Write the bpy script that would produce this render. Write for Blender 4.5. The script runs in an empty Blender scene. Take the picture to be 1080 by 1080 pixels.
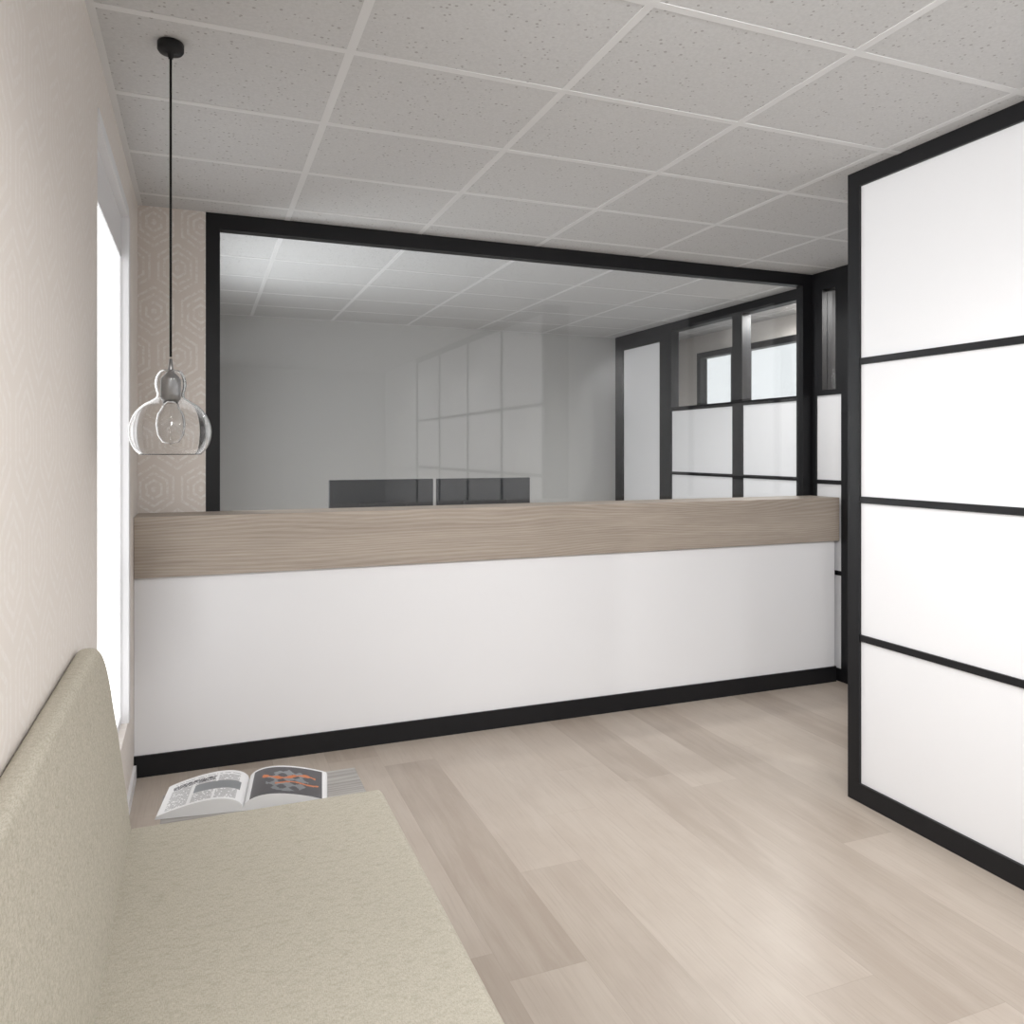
import bpy, bmesh, math, random
from mathutils import Vector
random.seed(3)
sc = bpy.context.scene
COL = sc.collection

# ------------------------------------------------ helpers
def new_mat(name):
    m = bpy.data.materials.new(name); m.use_nodes = True
    nt = m.node_tree
    b = nt.nodes.get('Principled BSDF')
    return m, nt, b

def plain(name, col, rough=0.5, metal=0.0, noise=0.03, spec=0.5):
    m, nt, b = new_mat(name)
    b.inputs['Roughness'].default_value = rough
    b.inputs['Metallic'].default_value = metal
    b.inputs['Specular IOR Level'].default_value = spec
    tc = nt.nodes.new('ShaderNodeTexCoord')
    n = nt.nodes.new('ShaderNodeTexNoise'); n.inputs['Scale'].default_value = 3.0
    nt.links.new(tc.outputs['Object'], n.inputs['Vector'])
    r = nt.nodes.new('ShaderNodeValToRGB')
    c = col
    r.color_ramp.elements[0].color = (c[0]*(1-noise), c[1]*(1-noise), c[2]*(1-noise), 1)
    r.color_ramp.elements[1].color = (min(1, c[0]*(1+noise)), min(1, c[1]*(1+noise)), min(1, c[2]*(1+noise)), 1)
    nt.links.new(n.outputs['Fac'], r.inputs['Fac'])
    nt.links.new(r.outputs['Color'], b.inputs['Base Color'])
    return m

class NB:
    """small math node builder"""
    def __init__(s, nt): s.nt = nt
    def m(s, op, a, b=None, c=None, clamp=False):
        n = s.nt.nodes.new('ShaderNodeMath'); n.operation = op; n.use_clamp = clamp
        for i, v in enumerate((a, b, c)):
            if v is None: continue
            if isinstance(v, (int, float)): n.inputs[i].default_value = v
            else: s.nt.links.new(v, n.inputs[i])
        return n.outputs[0]
    def xyz(s, src='Object'):
        t = s.nt.nodes.new('ShaderNodeTexCoord')
        q = s.nt.nodes.new('ShaderNodeSeparateXYZ')
        s.nt.links.new(t.outputs[src], q.inputs[0])
        return q.outputs
    def comb(s, x, y, z):
        n = s.nt.nodes.new('ShaderNodeCombineXYZ')
        for i, v in enumerate((x, y, z)):
            if isinstance(v, (int, float)): n.inputs[i].default_value = v
            else: s.nt.links.new(v, n.inputs[i])
        return n.outputs[0]
    def mix(s, f, a, b):
        n = s.nt.nodes.new('ShaderNodeMix'); n.data_type = 'RGBA'
        if isinstance(f, (int, float)): n.inputs[0].default_value = f
        else: s.nt.links.new(f, n.inputs[0])
        for i, v in ((6, a), (7, b)):
            if isinstance(v, tuple): n.inputs[i].default_value = (*v, 1)
            else: s.nt.links.new(v, n.inputs[i])
        return n.outputs[2]
    def noise(s, vec, scale, detail=2, rough=.5, dist=0):
        n = s.nt.nodes.new('ShaderNodeTexNoise')
        n.inputs['Scale'].default_value = scale; n.inputs['Detail'].default_value = detail
        n.inputs['Roughness'].default_value = rough; n.inputs['Distortion'].default_value = dist
        s.nt.links.new(vec, n.inputs['Vector']); return n.outputs['Fac']
    def sstep(s, v, lo, hi):
        n = s.nt.nodes.new('ShaderNodeMapRange'); n.interpolation_type = 'SMOOTHSTEP'
        s.nt.links.new(v, n.inputs[0]); n.inputs[1].default_value = lo; n.inputs[2].default_value = hi
        return n.outputs[0]

# ---- wallpaper: concentric elongated hexagons
def wallpaper(name, axis):
    m, nt, b = new_mat(name); k = NB(nt)
    o = k.xyz()
    h = k.m('DIVIDE', o[0 if axis == 'x' else 1], 0.20)
    v = k.m('DIVIDE', o[2], 0.235)
    S = 1.7320508
    def cand(ox, oy):
        a = k.m('SUBTRACT', k.m('FLOORED_MODULO', k.m('ADD', h, ox), 1.0), .5)
        c = k.m('SUBTRACT', k.m('FLOORED_MODULO', k.m('ADD', v, oy), S), S/2)
        l = k.m('ADD', k.m('MULTIPLY', a, a), k.m('MULTIPLY', c, c))
        d = k.m('MAXIMUM', k.m('ABSOLUTE', a), k.m('ADD', k.m('MULTIPLY', k.m('ABSOLUTE', a), .5), k.m('MULTIPLY', k.m('ABSOLUTE', c), .8660254)))
        return l, d
    l1, d1 = cand(0.0, 0.0); l2, d2 = cand(.5, S/2)
    sel = k.m('LESS_THAN', l1, l2)
    d = k.m('ADD', k.m('MULTIPLY', d1, sel), k.m('MULTIPLY', d2, k.m('SUBTRACT', 1.0, sel)))
    s = k.m('SINE', k.m('MULTIPLY', d, 6.28318*8.0))
    ln = k.sstep(s, .0, .6)
    tc = nt.nodes.new('ShaderNodeTexCoord')
    nz = k.noise(tc.outputs['Object'], 90, 3)
    ln2 = k.m('MULTIPLY', ln, k.sstep(nz, .3, .65))
    base = k.mix(ln2, (.75, .70, .655) if axis == 'y' else (.70, .64, .59), (.79, .75, .715) if axis == 'y' else (.80, .765, .73))  # side paper made paler in colour to make up for weaker light
    nt.links.new(base, b.inputs['Base Color'])
    b.inputs['Roughness'].default_value = .7
    return m

# ---- floor planks
def planks():
    m, nt, b = new_mat('floor_oak_planks'); k = NB(nt)
    o = k.xyz()
    W, L = .2285, 1.52
    rx = k.m('DIVIDE', k.m('SUBTRACT', o[0], 1.213-W*10), W)
    row = k.m('FLOOR', rx); fx = k.m('SUBTRACT', rx, row)
    wn = nt.nodes.new('ShaderNodeTexWhiteNoise'); wn.noise_dimensions = '1D'
    nt.links.new(k.m('ADD', row, 7.3), wn.inputs['W'])
    ry = k.m('ADD', k.m('DIVIDE', o[1], L), k.m('MULTIPLY', wn.outputs['Value'], 5.0))
    col = k.m('FLOOR', ry); fy = k.m('SUBTRACT', ry, col)
    w2 = nt.nodes.new('ShaderNodeTexWhiteNoise'); w2.noise_dimensions = '2D'
    nt.links.new(k.comb(row, col, 0), w2.inputs['Vector'])
    tone = w2.outputs['Value']
    vec = k.comb(k.m('ADD', k.m('MULTIPLY', o[0], 14.0), k.m('MULTIPLY', tone, 40.0)), k.m('MULTIPLY', o[1], 1.6), k.m('MULTIPLY', tone, 9.0))
    g = k.noise(vec, 1.0, 6, .62, .6)
    vec2 = k.comb(k.m('MULTIPLY', o[0], 160.0), k.m('MULTIPLY', o[1], 6.0), tone)
    g2 = k.noise(vec2, 1.0, 3)
    vec3 = k.comb(k.m('MULTIPLY', o[0], 4.0), k.m('MULTIPLY', o[1], 2.5), k.m('MULTIPLY', tone, 5.0))
    g3 = k.noise(vec3, 1.0, 4, .6)
    c = k.mix(k.sstep(tone, 0.0, .6), (.375, .312, .258), (.47, .405, .345))
    c = k.mix(k.m('MULTIPLY', k.sstep(g, .35, .72), .36), c, (.56, .50, .44))
    c = k.mix(k.m('MULTIPLY', k.sstep(g2, .45, .8), .28), c, (.31, .25, .20))
    c = k.mix(k.m('MULTIPLY', k.sstep(g3, .42, .72), .28), c, (.34, .275, .225))
    ex = k.m('MINIMUM', fx, k.m('SUBTRACT', 1.0, fx))
    ey = k.m('MINIMUM', fy, k.m('SUBTRACT', 1.0, fy))
    e = k.m('MAXIMUM', k.m('LESS_THAN', ex, .005), k.m('LESS_THAN', ey, .0008))
    c = k.mix(k.m('MULTIPLY', e, .22), c, (.25, .20, .16))
    nt.links.new(c, b.inputs['Base Color'])
    b.inputs['Roughness'].default_value = .38
    b.inputs['Specular IOR Level'].default_value = .5
    return m

def beam_wood(name='counter_oak_veneer', c0=(.25, .205, .165), c1=(.48, .415, .355)):
    m, nt, b = new_mat(name); k = NB(nt)
    o = k.xyz()
    zz = k.m('ADD', o[2], k.m('MULTIPLY', o[1], 1.0))
    vec = k.comb(k.m('MULTIPLY', o[0], .8), 0.0, k.m('MULTIPLY', zz, 4.5))
    n = k.noise(vec, 1.0, 1, .4, 0)
    rings = k.m('SINE', k.m('ADD', k.m('MULTIPLY', n, 80.0), k.m('MULTIPLY', zz, 420.0)))
    v2 = k.comb(k.m('MULTIPLY', o[0], 5.0), 0.0, k.m('MULTIPLY', zz, 300.0))
    g = k.noise(v2, 1.0, 4, .6)
    v3 = k.comb(k.m('MULTIPLY', o[0], .8), 0.0, k.m('MULTIPLY', zz, 24.0))
    g3 = k.noise(v3, 1.0, 3)
    f = k.m('ADD', k.m('MULTIPLY', k.sstep(rings, -1, 1), .24), k.m('MULTIPLY', k.sstep(g, .25, .75), .46))
    f = k.m('ADD', f, k.m('MULTIPLY', k.sstep(g3, .25, .75), .30))
    c = k.mix(f, c0, c1)
    nt.links.new(c, b.inputs['Base Color'])
    b.inputs['Roughness'].default_value = .5
    return m

def ceiling_mat():
    m, nt, b = new_mat('ceiling_mineral_tile'); k = NB(nt)
    tc = nt.nodes.new('ShaderNodeTexCoord')
    v = nt.nodes.new('ShaderNodeTexVoronoi'); v.inputs['Scale'].default_value = 62
    nt.links.new(tc.outputs['Object'], v.inputs['Vector'])
    wn = nt.nodes.new('ShaderNodeSeparateColor')
    nt.links.new(v.outputs['Color'], wn.inputs[0])
    rad = k.m('MULTIPLY', k.m('GREATER_THAN', wn.outputs[0], .55), k.m('ADD', .10, k.m('MULTIPLY', wn.outputs[1], .19)))
    spot = k.m('LESS_THAN', v.outputs['Distance'], rad)
    n = k.noise(tc.outputs['Object'], 120, 3)
    c = k.mix(k.sstep(n, .3, .7), (.56, .56, .56), (.605, .605, .605))
    c = k.mix(k.m('MULTIPLY', spot, .6), c, (.25, .24, .23))
    nt.links.new(c, b.inputs['Base Color'])
    b.inputs['Roughness'].default_value = .9
    b.inputs['Specular IOR Level'].default_value = .2
    return m

def fabric():
    m, nt, b = new_mat('bench_linen_fabric'); k = NB(nt)
    o = k.xyz()
    a = k.noise(k.comb(k.m('MULTIPLY', o[0], 700.0), k.m('MULTIPLY', o[1], 120.0), k.m('MULTIPLY', o[2], 260.0)), 1.0, 2)
    c2 = k.noise(k.comb(k.m('MULTIPLY', o[0], 120.0), k.m('MULTIPLY', o[1], 700.0), k.m('MULTIPLY', o[2], 700.0)), 1.0, 2)
    w = k.m('MULTIPLY', k.m('ADD', a, c2), .5)
    n = k.noise(k.comb(k.m('MULTIPLY', o[0], 30.0), k.m('MULTIPLY', o[1], 75.0), k.m('MULTIPLY', o[2], 60.0)), 1, 4, .65)
    c = k.mix(k.sstep(w, .3, .7), (.38, .35, .285), (.55, .515, .44))
    c = k.mix(k.m('MULTIPLY', k.sstep(n, .45, .75), .40), c, (.31, .285, .225))
    nt.links.new(c, b.inputs['Base Color'])
    b.inputs['Roughness'].default_value = .95
    b.inputs['Specular IOR Level'].default_value = .15
    bp = nt.nodes.new('ShaderNodeBump'); bp.inputs['Strength'].default_value = .2; bp.inputs['Distance'].default_value = .001
    nt.links.new(w, bp.inputs['Height']); nt.links.new(bp.outputs['Normal'], b.inputs['Normal'])
    return m

def pane_glass(name, tint=(.975, .98, .98), ior=1.5):
    m, nt, b = new_mat(name); nt.nodes.remove(b)
    out = nt.nodes['Material Output']; k = NB(nt)
    t = nt.nodes.new('ShaderNodeBsdfTransparent'); t.inputs[0].default_value = (*tint, 1)
    g = nt.nodes.new('ShaderNodeBsdfGlossy'); g.inputs['Roughness'].default_value = 0.0
    ge = nt.nodes.new('ShaderNodeNewGeometry')
    # the Fresnel node inverts the IOR on back faces; undo that so both faces of the pane behave alike
    i = k.m('ADD', ior, k.m('MULTIPLY', ge.outputs['Backfacing'], 1/ior-ior))
    f = nt.nodes.new('ShaderNodeFresnel'); nt.links.new(i, f.inputs['IOR'])
    mx = nt.nodes.new('ShaderNodeMixShader')
    nt.links.new(f.outputs[0], mx.inputs[0]); nt.links.new(t.outputs[0], mx.inputs[1]); nt.links.new(g.outputs[0], mx.inputs[2])
    nt.links.new(mx.outputs[0], out.inputs['Surface'])
    return m

def glass_bulb():
    m, nt, b = new_mat('clear_blown_glass')
    b.inputs['Base Color'].default_value = (.97, .97, .97, 1)
    b.inputs['Transmission Weight'].default_value = 1.0
    b.inputs['Roughness'].default_value = 0.0
    b.inputs['IOR'].default_value = 1.45
    return m

def frosted_glow():
    m, nt, b = new_mat('frosted_daylight_glow')
    b.inputs['Base Color'].default_value = (.9, .9, .9, 1)
    b.inputs['Roughness'].default_value = .4
    b.inputs['Emission Color'].default_value = (.98, .99, 1, 1)
    b.inputs['Emission Strength'].default_value = 1.2  # emission stands in for daylight behind the pane
    return m

BLACK = plain('black_powdercoat', (.009, .009, .0105), .45, noise=.1, spec=.3)
WHITE = plain('white_panel', (.79, .79, .805), .45, noise=.01)
WHITEM = plain('white_paint_matte', (.78, .78, .79), .7, noise=.01)
GREYW = plain('grey_wall_paint', (.52, .515, .505), .8, noise=.01)
OFFW = plain('office_wall_paint', (.46, .455, .445), .8, noise=.01)
TBAR = plain('ceiling_grid_white', (.70, .70, .70), .5, noise=.01)
WPX = wallpaper('hexagon_wallpaper_back', 'x')
WPY = wallpaper('hexagon_wallpaper_side', 'y')
FLOOR = planks(); WOOD = beam_wood(); CEIL = ceiling_mat(); FAB = fabric()
PANE = pane_glass('clear_pane_glass'); FROST_GLOW = frosted_glow()
BULB = glass_bulb()
DARK = plain('dark_plastic', (.022, .023, .026), .35, noise=.05)
METAL = plain('brushed_metal', (.35, .35, .35), .35, metal=1.0)
TABLEW = beam_wood('table_grey_wood', (.18, .17, .16), (.47, .45, .43))

def add_box(bm, x0, x1, y0, y1, z0, z1, mi=0):
    vs = [bm.verts.new((x, y, z)) for z in (z0, z1) for y in (y0, y1) for x in (x0, x1)]
    for f in ((0, 2, 3, 1), (4, 5, 7, 6), (0, 1, 5, 4), (2, 6, 7, 3), (0, 4, 6, 2), (1, 3, 7, 5)):
        fc = bm.faces.new([vs[i] for i in f]); fc.material_index = mi
    return vs

def finish(bm, name, mats, parent=None, bevel=0.0, segs=2, smooth=False):
    me = bpy.data.meshes.new(name)
    bmesh.ops.recalc_face_normals(bm, faces=bm.faces)
    bm.to_mesh(me); bm.free()
    for m in mats: me.materials.append(m)
    ob = bpy.data.objects.new(name, me); COL.objects.link(ob)
    if parent: ob.parent = parent
    if bevel > 0:
        md = ob.modifiers.new('bevel', 'BEVEL'); md.width = bevel; md.segments = segs; md.limit_method = 'ANGLE'
    if smooth:
        for p in me.polygons: p.use_smooth = True
    return ob

def boxes(name, lst, mats, parent=None, bevel=0.0, segs=2):
    bm = bmesh.new()
    for e in lst:
        add_box(bm, *e[:6], e[6] if len(e) > 6 else 0)
    return finish(bm, name, mats, parent, bevel, segs)

def empty(name, loc=(0, 0, 0)):
    e = bpy.data.objects.new(name, None); COL.objects.link(e); e.empty_display_size = .1
    return e

def lathe(name, prof, cx, cy, mats, parent=None, seg=64):
    bm = bmesh.new(); rings = []
    for r, z in prof:
        if r < 1e-5: rings.append([bm.verts.new((cx, cy, z))])
        else: rings.append([bm.verts.new((cx+r*math.cos(2*math.pi*i/seg), cy+r*math.sin(2*math.pi*i/seg), z)) for i in range(seg)])
    for a, b in zip(rings[:-1], rings[1:]):
        for i in range(seg):
            j = (i+1) % seg
            if len(a) == 1 and len(b) == 1: continue
            if len(a) == 1: bm.faces.new((a[0], b[i], b[j]))
            elif len(b) == 1: bm.faces.new((a[i], b[0], a[j]))
            else: bm.faces.new((a[i], b[i], b[j], a[j]))
    return finish(bm, name, mats, parent, smooth=True)

# ------------------------------------------------ dimensions
XL, H = -.267, 2.513
YB = 3.94          # glass wall plane
YR = 6.86          # rear wall of office behind glass
YF = -3.2          # wall behind the camera
XP = 2.433         # white lattice partition face
XS = 3.60          # side lattice (lobby)
XO = 3.81          # side lattice (office)
XE = 4.50          # exterior wall

# ------------------------------------------------ shell
boxes('floor', [(XL-.25, XE+.2, YF-.2, YR+.2, -.1, 0)], [FLOOR])
boxes('ceiling', [(XL-.25, XE+.2, YF-.2, YR+.2, H, H+.1)], [CEIL])
g = []
DX, DY = .657, .515
x = .388 - DX
while x < XE:
    if x > XL+.05: g.append((x-.0125, x+.0125, YF, YR, H-.0012, H+.001))
    x += DX
y = 1.694 - DY*9
while y < YR:
    if y > YF: g.append((XL, XE, y-.0125, y+.0125, H-.0014, H+.001))
    y += DY
g.append((XL, XL+.02, YF, YB, H-.0016, H+.001))
boxes('trim_1', g, [TBAR])

# left wall with a seen window and an added one
T = .12
wA = (2.45, 3.43, .33, 2.32)
wB = (-2.4, .95, .98, 2.35)  # added window out of view, put in to light the lobby
L = []
L.append((XL-T, XL, YF-.2, wB[0], 0, H))
L.append((XL-T, XL, wB[0], wB[1], 0, wB[2])); L.append((XL-T, XL, wB[0], wB[1], wB[3], H))
L.append((XL-T, XL, wB[1], wA[0], 0, H))
L.append((XL-T, XL, wA[0], wA[1], 0, wA[2])); L.append((XL-T, XL, wA[0], wA[1], wA[3], H))
L.append((XL-T, XL, wA[1], YB+.05, 0, H))
boxes('wall_left', L, [WPY])
xw0, xw1 = XL-.09, XL-.03
boxes('window_1', [
    (xw0, xw1+.006, wA[0], wA[0]+.12, wA[2], wA[3]),
    (xw0, xw1+.006, wA[1]-.012, wA[1], wA[2], wA[3]),
    (xw0, xw1+.006, wA[0]+.12, wA[1]-.012, 2.155, wA[3]),
    (xw0, xw1+.006, wA[0]+.12, wA[1]-.012, wA[2], wA[2]+.03),
    (XL-.024, XL+.004, wA[1]-.006, wA[1]+.05, wA[2], wA[3], 0),
    (XL-.024, XL+.004, wA[0], wA[1]-.006, wA[3]-.006, wA[3]+.03, 0),
    (xw1-.012, xw1, wA[0]+.12, wA[1]-.012, wA[2]+.03, 2.155, 1)], [WHITE, FROST_GLOW])
fr = .05
boxes('window_2', [
    (xw0, xw1, wB[0], wB[0]+fr, wB[2], wB[3]), (xw0, xw1, wB[1]-fr, wB[1], wB[2], wB[3]),
    (xw0, xw1, wB[0]+fr, wB[1]-fr, wB[3]-fr, wB[3]), (xw0, xw1, wB[0]+fr, wB[1]-fr, wB[2], wB[2]+fr),
    (xw0, xw1, -.75, -.70, wB[2]+fr, wB[3]-fr),
    (xw0+.02, xw0+.026, wB[0]+fr, wB[1]-fr, wB[2]+fr, wB[3]-fr, 1)], [WHITE, PANE])

boxes('wall_back', [(XL, .02, YB, YB+.1, 0, H)], [WPX])
boxes('wall_front', [(XL, XE, YF-.2, YF, 0, H)], [GREYW])
boxes('wall_office_rear', [(XL-.25, XE, YR, YR+.2, 0, H)], [OFFW])
# office left wall with an added, unseen window to brighten the office
wC = (4.15, 5.45, .9, 2.1)
boxes('wall_office_left', [(XL-.12, XL, YB+.05, wC[0], 0, H), (XL-.12, XL, wC[1], YR, 0, H),
                           (XL-.12, XL, wC[0], wC[1], 0, wC[2]), (XL-.12, XL, wC[0], wC[1], wC[3], H)], [OFFW])
boxes('window_5', [
    (xw0, xw1, wC[0], wC[0]+fr, wC[2], wC[3]), (xw0, xw1, wC[1]-fr, wC[1], wC[2], wC[3]),
    (xw0, xw1, wC[0]+fr, wC[1]-fr, wC[3]-fr, wC[3]), (xw0, xw1, wC[0]+fr, wC[1]-fr, wC[2], wC[2]+fr),
    (xw0+.02, xw0+.026, wC[0]+fr, wC[1]-fr, wC[2]+fr, wC[3]-fr, 1)], [WHITE, PANE])

# exterior wall (right) with two windows
wins = [(4.85, 5.79), (5.87, 6.45)]
L = [(XE, XE+.09, YF, wins[0][0], 0, H), (XE, XE+.09, wins[0][1], wins[1][0], 0, H), (XE, XE+.09, wins[1][1], YR, 0, H)]
for a, b_ in wins:
    L += [(XE, XE+.09, a, b_, 0, 1.0), (XE, XE+.09, a, b_, 2.34, H)]
boxes('wall_right', L, [WPY])
for i, (a, b_) in enumerate(wins):
    f = .055
    boxes('window_%d' % (i+3), [
        (XE-.02, XE+.06, a, a+f, 1.0, 2.34), (XE-.02, XE+.06, b_-f, b_, 1.0, 2.34),
        (XE-.02, XE+.06, a+f, b_-f, 2.34-f, 2.34), (XE-.02, XE+.06, a+f, b_-f, 1.0, 1.0+f),
        (XE+.02, XE+.026, a+f, b_-f, 1.0+f, 2.34-f, 1)], [BLACK, PANE])

# ------------------------------------------------ lattice partitions
def lattice(name, xf, thick, y0, y1, posts, bars, ztop=H, pw=.058, bw=.013, toprail=.062, botrail=.075, prot=.012):
    L = []
    xb = xf+thick
    for (pa, pb) in zip(posts[:-1], posts[1:]):
        L.append((xf+prot, xb-prot, pa+.001, pb-.001, 0.001, ztop-.001, 1))
    L.append((xf, xb, y0, y1, ztop-toprail, ztop-.0005))
    L.append((xf, xb, y0, y1, 0, botrail))
    for p in posts:
        w = bw*2.2
        a, c = p-w/2, p+w/2
        if p == posts[0]: a, c = y0, y0+pw
        if p == posts[-1]: a, c = y1-pw, y1
        L.append((xf, xb, a, c, botrail, ztop-toprail))
    for z in bars:
        L.append((xf+.003, xb-.003, y0, y1-.001, z-bw, z+bw))
    return boxes(name, L, [BLACK, WHITE, PANE])

BARS = [.654, 1.204, 1.754]
lattice('partition_wall_lattice', XP, .20, -1.40, 2.461, [-1.40, -.40, .58, 1.52, 2.461], BARS)
boxes('wall_passage', [(XP+.02, XP+.18, YF, -1.40, 0, H)], [WHITEM])

L = []
ya, yb = 3.695, 3.905
L += [(XS, XS+.08, 3.64, ya, 0, H-.0005), (XS, XS+.08, yb, YB-.002, 0, H-.0005),
      (XS, XS+.08, ya, yb, 2.40, H-.0005), (XS, XS+.08, ya, yb, 0, .075),
      (XS+.012, XS+.068, ya, yb, .075, 1.745, 1),
      (XS+.003, XS+.077, ya, yb, .641, .667), (XS+.003, XS+.077, ya, yb, 1.191, 1.217), (XS, XS+.08, ya, yb, 1.742, 1.775),
      (XS, XS+.08, ya, ya+.045, 1.775, 2.40), (XS, XS+.08, yb-.055, yb, 1.775, 2.40),
      (XS+.036, XS+.044, ya+.045, yb-.055, 1.775, 2.40, 2)]
L += [(XS+.012, XS+.068, 2.70, 3.64, .075, 2.40, 1), (XS, XS+.08, 2.70, 3.64, 2.40, H-.0005), (XS, XS+.08, 2.70, 3.64, 0, .075), (XS, XS+.08, 2.64, 2.70, 0, H-.0005)]
for z in BARS: L.append((XS+.003, XS+.077, 2.70, 3.64, z-.013, z+.013))
boxes('partition_lobby_lattice', L, [BLACK, WHITE, PANE])
boxes('wall_lobby_right', [(XS+.01, XS+.09, YF, 2.64, 0, H)], [WHITEM])

L = []
xo, xo2 = XO, XO+.08
Z0, ZT = .075, 2.435
L += [(xo, xo2, YB+.06, YR, ZT, H-.0005), (xo, xo2, YB+.06, YR, 0, Z0)]
L += [(xo, xo2, 6.72, YR, Z0, ZT)]
L += [(xo, xo2, 5.87, 6.055, Z0, ZT), (xo, xo2, 4.90, 5.02, Z0, ZT), (xo, xo2, YB+.06, 4.05, Z0, ZT)]
for a, b_ in ((5.02, 5.87), (4.05, 4.90)):
    L += [(xo+.012, xo2-.012, a, b_, Z0, 1.754, 1), (xo, xo2, a, b_, 1.741, 1.775),
          (xo+.003, xo2-.003, a, b_, 1.191, 1.217), (xo+.003, xo2-.003, a, b_, .641, .667),
          (xo+.036, xo+.044, a, b_, 1.775, ZT, 2)]
boxes('partition_office_lattice', L, [BLACK, WHITE, PANE])
boxes('door_1', [(xo+.015, xo+.06, 6.06, 6.715, .08, 2.37, 1), (xo, xo2, 6.056, 6.719, 2.371, 2.434, 0)], [BLACK, WHITE, METAL])
boxes('wall_stub', [(XS+.012, XO+.08, YB, YB+.059, 0, H)], [BLACK])

# ------------------------------------------------ glazed screen
gy0, gy1 = YB, YB+.06
zs = 1.09
screen = empty('glass_screen')
boxes('screen_frame', [
    (.0205, .083, gy0, gy1, 0, H-.0005), (3.53, 3.611, gy0, gy1, 0, H-.0005),
    (.083, 3.53, gy0, gy1, 2.438, H-.0005), (.083, 3.53, gy0, gy1, zs-.06, zs)], [BLACK], screen)
boxes('screen_pane', [(.083, 3.53, YB+.025, YB+.035, zs, 2.438)], [PANE], screen)
boxes('screen_apron', [(.083, 3.53, YB+.02, YB+.05, 0, zs-.06)], [WHITEM], screen)

# ------------------------------------------------ reception counter
cnt = empty('reception_counter')
boxes('counter_body', [(XL+.001, 3.575, 3.722, YB-.003, .0, .855)], [WHITE], cnt)
boxes('counter_beam_top', [(XL+.001, 3.592, 3.700, YB-.002, .853, 1.115)], [WOOD], cnt, bevel=.0015)
boxes('counter_plinth', [(XL+.001, 3.580, 3.712, 3.722, .0, .092), (3.575, 3.585, 3.722, YB-.003, 0, .092)], [BLACK], cnt)
boxes('baseboard_left', [(XL, XL+.012, 2.3, 3.70, 0, .06)], [WHITE])

# ------------------------------------------------ office desk + monitors
desk = empty('office_desk')
boxes('desk_top', [(.25, 2.4, 4.15, 4.95, .715, .74)], [WHITE], desk, bevel=.002)
boxes('desk_legs', [(x_, x_+.05, y_, y_+.05, 0, .715) for x_ in (.30, 2.30) for y_ in (4.2, 4.85)], [BLACK], desk)
def monitor(x0, x1, name):
    e = empty(name); y = 4.5; xc = (x0+x1)/2
    boxes('monitor_body', [(x0, x1, y, y+.022, .865, 1.232)], [DARK], e, bevel=.004)
    boxes('monitor_bezel', [(x0+.001, x1-.001, y+.022, y+.03, .866, 1.231)], [BLACK], e)
    boxes('monitor_hump', [(xc-.14, xc+.14, y-.02, y, .93, 1.10)], [DARK], e, bevel=.008)
    boxes('monitor_neck', [(xc-.03, xc+.03, y-.035, y-.02, .75, 1.06)], [METAL], e, bevel=.003)
    boxes('monitor_base', [(xc-.12, xc+.12, y-.10, y+.08, .7401, .752)], [METAL], e, bevel=.003)
monitor(.671, 1.278, 'computer_monitor'); monitor(1.302, 1.899, 'computer_monitor.001')

# ------------------------------------------------ bench
bench = empty('upholstered_bench')
Y0b = -.7
boxes('bench_seat', [(-.235, .476, Y0b, 2.205, .31, .45)], [FAB], bench, bevel=.022, segs=6)
boxes('bench_base', [(-.22, .43, Y0b+.05, 2.15, .05, .312)], [FAB], bench, bevel=.01)
boxes('bench_feet', [(x_, x_+.05, y_, y_+.05, 0, .052) for x_ in (-.2, .36) for y_ in (-.6, .75, 2.08)], [BLACK], bench)
bm = bmesh.new()
out = [(Y0b, .40), (2.212, .40), (2.205, .55), (2.19, .70)]
c0 = Vector((2.00, .79))
for i in range(0, 15):
    a = math.radians(90*i/14)
    out.append((c0.x+.165*math.cos(a), c0.y+.160*math.sin(a)))
out.append((Y0b, .95))
def fx_(z): return -.158 - (z-.40)/(.55)*.062
back = [bm.verts.new((-.264, y_, z_)) for y_, z_ in out]
front = [bm.verts.new((fx_(z_), y_, z_)) for y_, z_ in out]
bm.faces.new(back); bm.faces.new(list(reversed(front)))
n = len(out)
for i in range(n):
    j = (i+1) % n
    bm.faces.new((back[i], back[j], front[j], front[i]))
ob = finish(bm, 'bench_backrest', [FAB], bench, bevel=.017, segs=5)
for p in ob.data.polygons: p.use_smooth = True
ob = bpy.data.objects['bench_seat']
for p in ob.data.polygons: p.use_smooth = True
for nm in ('bench_seat', 'bench_backrest'):
    bpy.data.objects[nm].modifiers.new('wn', 'WEIGHTED_NORMAL')

# ------------------------------------------------ side table
tab = empty('side_table')
boxes('table_top', [(-.10, .44, 2.225, 2.43, .405, .425)], [TABLEW], tab, bevel=.002)
boxes('table_sides', [(-.10, -.08, 2.23, 2.425, 0, .405), (.42, .44, 2.23, 2.425, 0, .405), (-.08, .42, 2.23, 2.425, .15, .165)], [TABLEW], tab)

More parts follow.
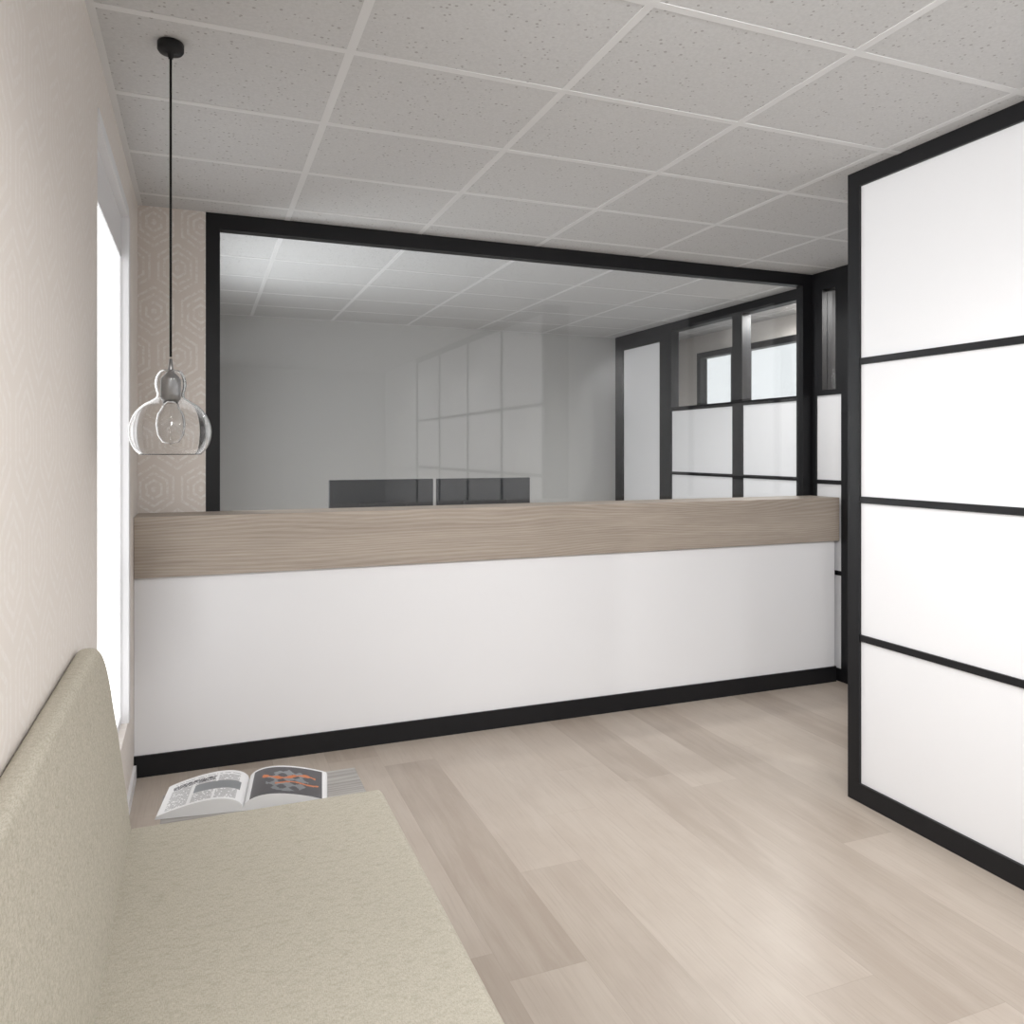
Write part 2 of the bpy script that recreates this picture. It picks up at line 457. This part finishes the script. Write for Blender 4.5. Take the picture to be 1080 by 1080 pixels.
# magazine
PAPER = plain('magazine_paper', (.74, .74, .75), .35, noise=.01)
INK = plain('magazine_ink_grey', (.20, .20, .21), .4)
PIC = plain('magazine_photo_dark', (.075, .075, .085), .3, noise=.6)
PIC2 = plain('magazine_photo_grey', (.22, .235, .25), .3, noise=.6)
ORG = plain('magazine_orange', (.55, .17, .06), .35, noise=.3)
bm = bmesh.new()
NU, NV = 140, 60
Wm, Dm = .44, .195
def hgt(u):
    t = abs(u)*2
    return .005+.034*(math.sin(math.pi*min(1, t)**.60))**.8
grid = []
for i in range(NU+1):
    u = i/NU-.5
    grid.append([bm.verts.new((u*Wm, j/NV*Dm, hgt(u))) for j in range(NV+1)])
rr = random.Random(5)
for i in range(NU):
    for j in range(NV):
        f = bm.faces.new((grid[i][j], grid[i+1][j], grid[i+1][j+1], grid[i][j+1]))
        f.smooth = True
        mi = 0
        if i < NU/2:
            cu = i/(NU/2); cv = j/NV
            if .08 < cu < .92 and .04 < cv < .93:
                incol = ((cu-.08) % .28)/.28
                if incol < .88 and j % 2 == 0 and rr.random() < .85: mi = 1
                if .36 < cv < .62 and cu > .36: mi = 3
                if .70 < cv < .84 and cu < .6: mi = 2 if rr.random() < .75 else 0
                if .84 <= cv < .88: mi = 0
        else:
            cu = (i-NU/2)/(NU/2); cv = j/NV
            if .06 < cu < .94 and cv < .95:
                mi = 2
                rad = (cu-.5)**2*2+(cv-.45)**2
                if rad < .14 and math.sin(cu*40)+math.sin(cv*31+cu*9) > -.2: mi = 3
                if abs(cv-.60-.06*math.sin(cu*11)) < .035+.02*math.sin(cu*37) and .18 < cu < .85: mi = 4
                if abs(cv-.38-.03*math.sin(cu*14)) < .022 and .35 < cu < .9: mi = 4
        f.material_index = mi
per = [grid[i][0] for i in range(NU+1)]+[grid[NU][j] for j in range(1, NV+1)]+[grid[i][NV] for i in range(NU-1, -1, -1)]+[grid[0][j] for j in range(NV-1, 0, -1)]
low = [bm.verts.new((v.co.x*1.01, v.co.y, 0)) for v in per]
for i in range(len(per)):
    j = (i+1) % len(per)
    bm.faces.new((per[i], low[i], low[j], per[j]))
bm.faces.new(low)
mag = finish(bm, 'open_magazine', [PAPER, INK, PIC, PIC2, ORG])
mag.location = (.106, 2.246, .4255); mag.rotation_euler = (0, 0, math.radians(-8))

# ------------------------------------------------ pendant lamp
PX, PY = -.077, 2.34
pen = empty('pendant_lamp')
lathe('canopy', [(0, H-.001), (.032, H-.001), (.034, H-.004), (.034, H-.022), (.030, H-.028), (.008, H-.030), (.006, H-.045), (0, H-.045)], PX, PY, [BLACK], pen)
lathe('cord', [(0, H-.03), (.0032, H-.03), (.0032, 1.655), (0, 1.655)], PX, PY, [BLACK], pen, seg=16)
zb = 1.388
lathe('socket', [(0, zb+.262), (.004, zb+.262), (.007, zb+.235), (.010, zb+.225), (.022, zb+.212), (.026, zb+.205), (.026, zb+.152), (.020, zb+.144), (0, zb+.144)], PX, PY, [METAL], pen, seg=32)
prof = [(.012, .232), (.026, .228), (.036, .214), (.040, .196), (.0385, .180), (.035, .167), (.037, .156), (.050, .147), (.069, .135), (.088, .115), (.100, .090), (.1045, .064), (.101, .038), (.092, .017), (.080, .004), (.070, .0), (.0, .0)]
def cr(p, n=5):
    o = []
    for i in range(len(p)-1):
        p0 = p[max(i-1, 0)]; p1 = p[i]; p2 = p[i+1]; p3 = p[min(i+2, len(p)-1)]
        for t_ in range(n):
            t = t_/n
            o.append(tuple(.5*((2*p1[k_])+(-p0[k_]+p2[k_])*t+(2*p0[k_]-5*p1[k_]+4*p2[k_]-p3[k_])*t*t+(-p0[k_]+3*p1[k_]-3*p2[k_]+p3[k_])*t**3) for k_ in (0, 1)))
    o.append(p[-1]); return o
pp = [(max(0, r), z+zb) for r, z in cr(prof)]
sh = lathe('glass_shade', pp, PX, PY, [BULB], pen, seg=96)
md = sh.modifiers.new('thick', 'SOLIDIFY'); md.thickness = .0018; md.offset = -1
ib = lathe('inner_bulb', [(.018, zb+.148), (.022, zb+.130), (.034, zb+.11), (.038, zb+.085), (.034, zb+.055), (.022, zb+.034), (0, zb+.028)], PX, PY, [BULB], pen, seg=48)
md = ib.modifiers.new('thick', 'SOLIDIFY'); md.thickness = .0012; md.offset = -1

# ------------------------------------------------ added downlights, unseen fill for lobby, office and corridor
def fill_downlight(x, y, power, idx, size=155, col=(1, .985, .97)):
    e = empty('added_downlight' + ('' if idx == 0 else '.%03d' % idx))
    lathe('added_downlight_ring', [(.055, H-.001), (.075, H-.001), (.075, H-.008), (.055, H-.010), (.053, H-.001)], x, y, [WHITE], e, seg=32)
    ld = bpy.data.lights.new('added_downlight_lamp', 'SPOT'); ld.energy = power; ld.spot_size = math.radians(size); ld.spot_blend = .6
    ld.shadow_soft_size = .05; ld.color = col
    lo = bpy.data.objects.new('added_downlight_lamp', ld); COL.objects.link(lo); lo.location = (x, y, H-.012); lo.parent = e
for i, (x, y, p, sz) in enumerate([(.9, .6, 88, 155), (1.7, .6, 62, 155), (.9, -1.2, 65, 155), (1.8, -1.2, 40, 155),
                  (1.6, 4.13, 30, 155), (2.9, 4.13, 55, 155), (3.1, 1.4, 65, 155), (4.1, 4.7, 130, 176), (4.1, 3.4, 110, 176)]):
    fill_downlight(x, y, p, i, sz)

def fill_spot(x, y, target, power, idx, cone=75):  # added spots, hidden behind the frame's reflection, to brighten the counter
    e = empty('added_fill_spot' + ('' if idx == 0 else '.%03d' % idx))
    pos = Vector((x, y, H-.15)); d = (Vector(target)-pos).normalized()
    q = d.to_track_quat('-Z', 'Y')
    bm = bmesh.new()
    bmesh.ops.create_cone(bm, cap_ends=False, segments=32, radius1=.085, radius2=.08, depth=.10)
    bmesh.ops.create_circle(bm, cap_ends=True, segments=32, radius=.08)
    can = finish(bm, 'fill_spot_can', [WHITE], e, smooth=True)
    can.rotation_euler = q.to_euler(); can.location = pos
    boxes('fill_spot_stem', [(x-.008, x+.008, y-.008, y+.008, H-.14, H-.001), (x-.03, x+.03, y-.06, y+.06, H-.02, H-.001)], [WHITE], e)
    ld = bpy.data.lights.new('fill_spot_lamp', 'SPOT'); ld.energy = power; ld.spot_size = math.radians(cone); ld.spot_blend = 1.0
    ld.shadow_soft_size = .08; ld.color = (1, .99, .985)
    lo = bpy.data.objects.new('fill_spot_lamp', ld); COL.objects.link(lo)
    lo.location = pos + d*.056; lo.rotation_euler = q.to_euler(); lo.parent = e
fill_spot(.05, .75, (1.0, 3.7, .6), 44, 0)
fill_spot(.05, .35, (2.1, 3.7, .7), 90, 1)
fill_spot(.05, -.05, (3.4, 3.7, .8), 185, 2)

def area(name, loc, rot, sx, sy, p, col=(1, 1, 1)):
    ld = bpy.data.lights.new(name, 'AREA'); ld.shape = 'RECTANGLE'; ld.size = sx; ld.size_y = sy; ld.energy = p; ld.color = col
    lo = bpy.data.objects.new(name, ld); COL.objects.link(lo); lo.location = loc; lo.rotation_euler = rot
area('added_daylight_side', (XL-.2, -.725, 1.66), (0, math.radians(-90), 0), 1.35, 3.3, 46, (.97, .985, 1))  # added area lamp shining in through the added lobby window
area('added_daylight_office', (XL-.38, 4.8, 1.55), (0, math.radians(-68), 0), 1.1, 1.3, 75, (.97, .985, 1))  # added area lamp to lift the office partition, out of view

w = bpy.data.worlds.new('world'); sc.world = w; w.use_nodes = True
bg = w.node_tree.nodes['Background']; bg.inputs[0].default_value = (.96, .98, 1, 1); bg.inputs[1].default_value = 1.3

# ------------------------------------------------ camera
cd = bpy.data.cameras.new('camera'); cam = bpy.data.objects.new('camera', cd); COL.objects.link(cam)
cam.location = (0, 0, 1.4); cam.rotation_euler = (math.radians(90), 0, -math.atan(328/830))
cd.sensor_width = 36; cd.lens = 830/1080*36; cd.shift_y = -65/1080; cd.clip_start = .01
sc.camera = cam
sc.view_settings.view_transform = 'Standard'
sc.view_settings.look = 'None'
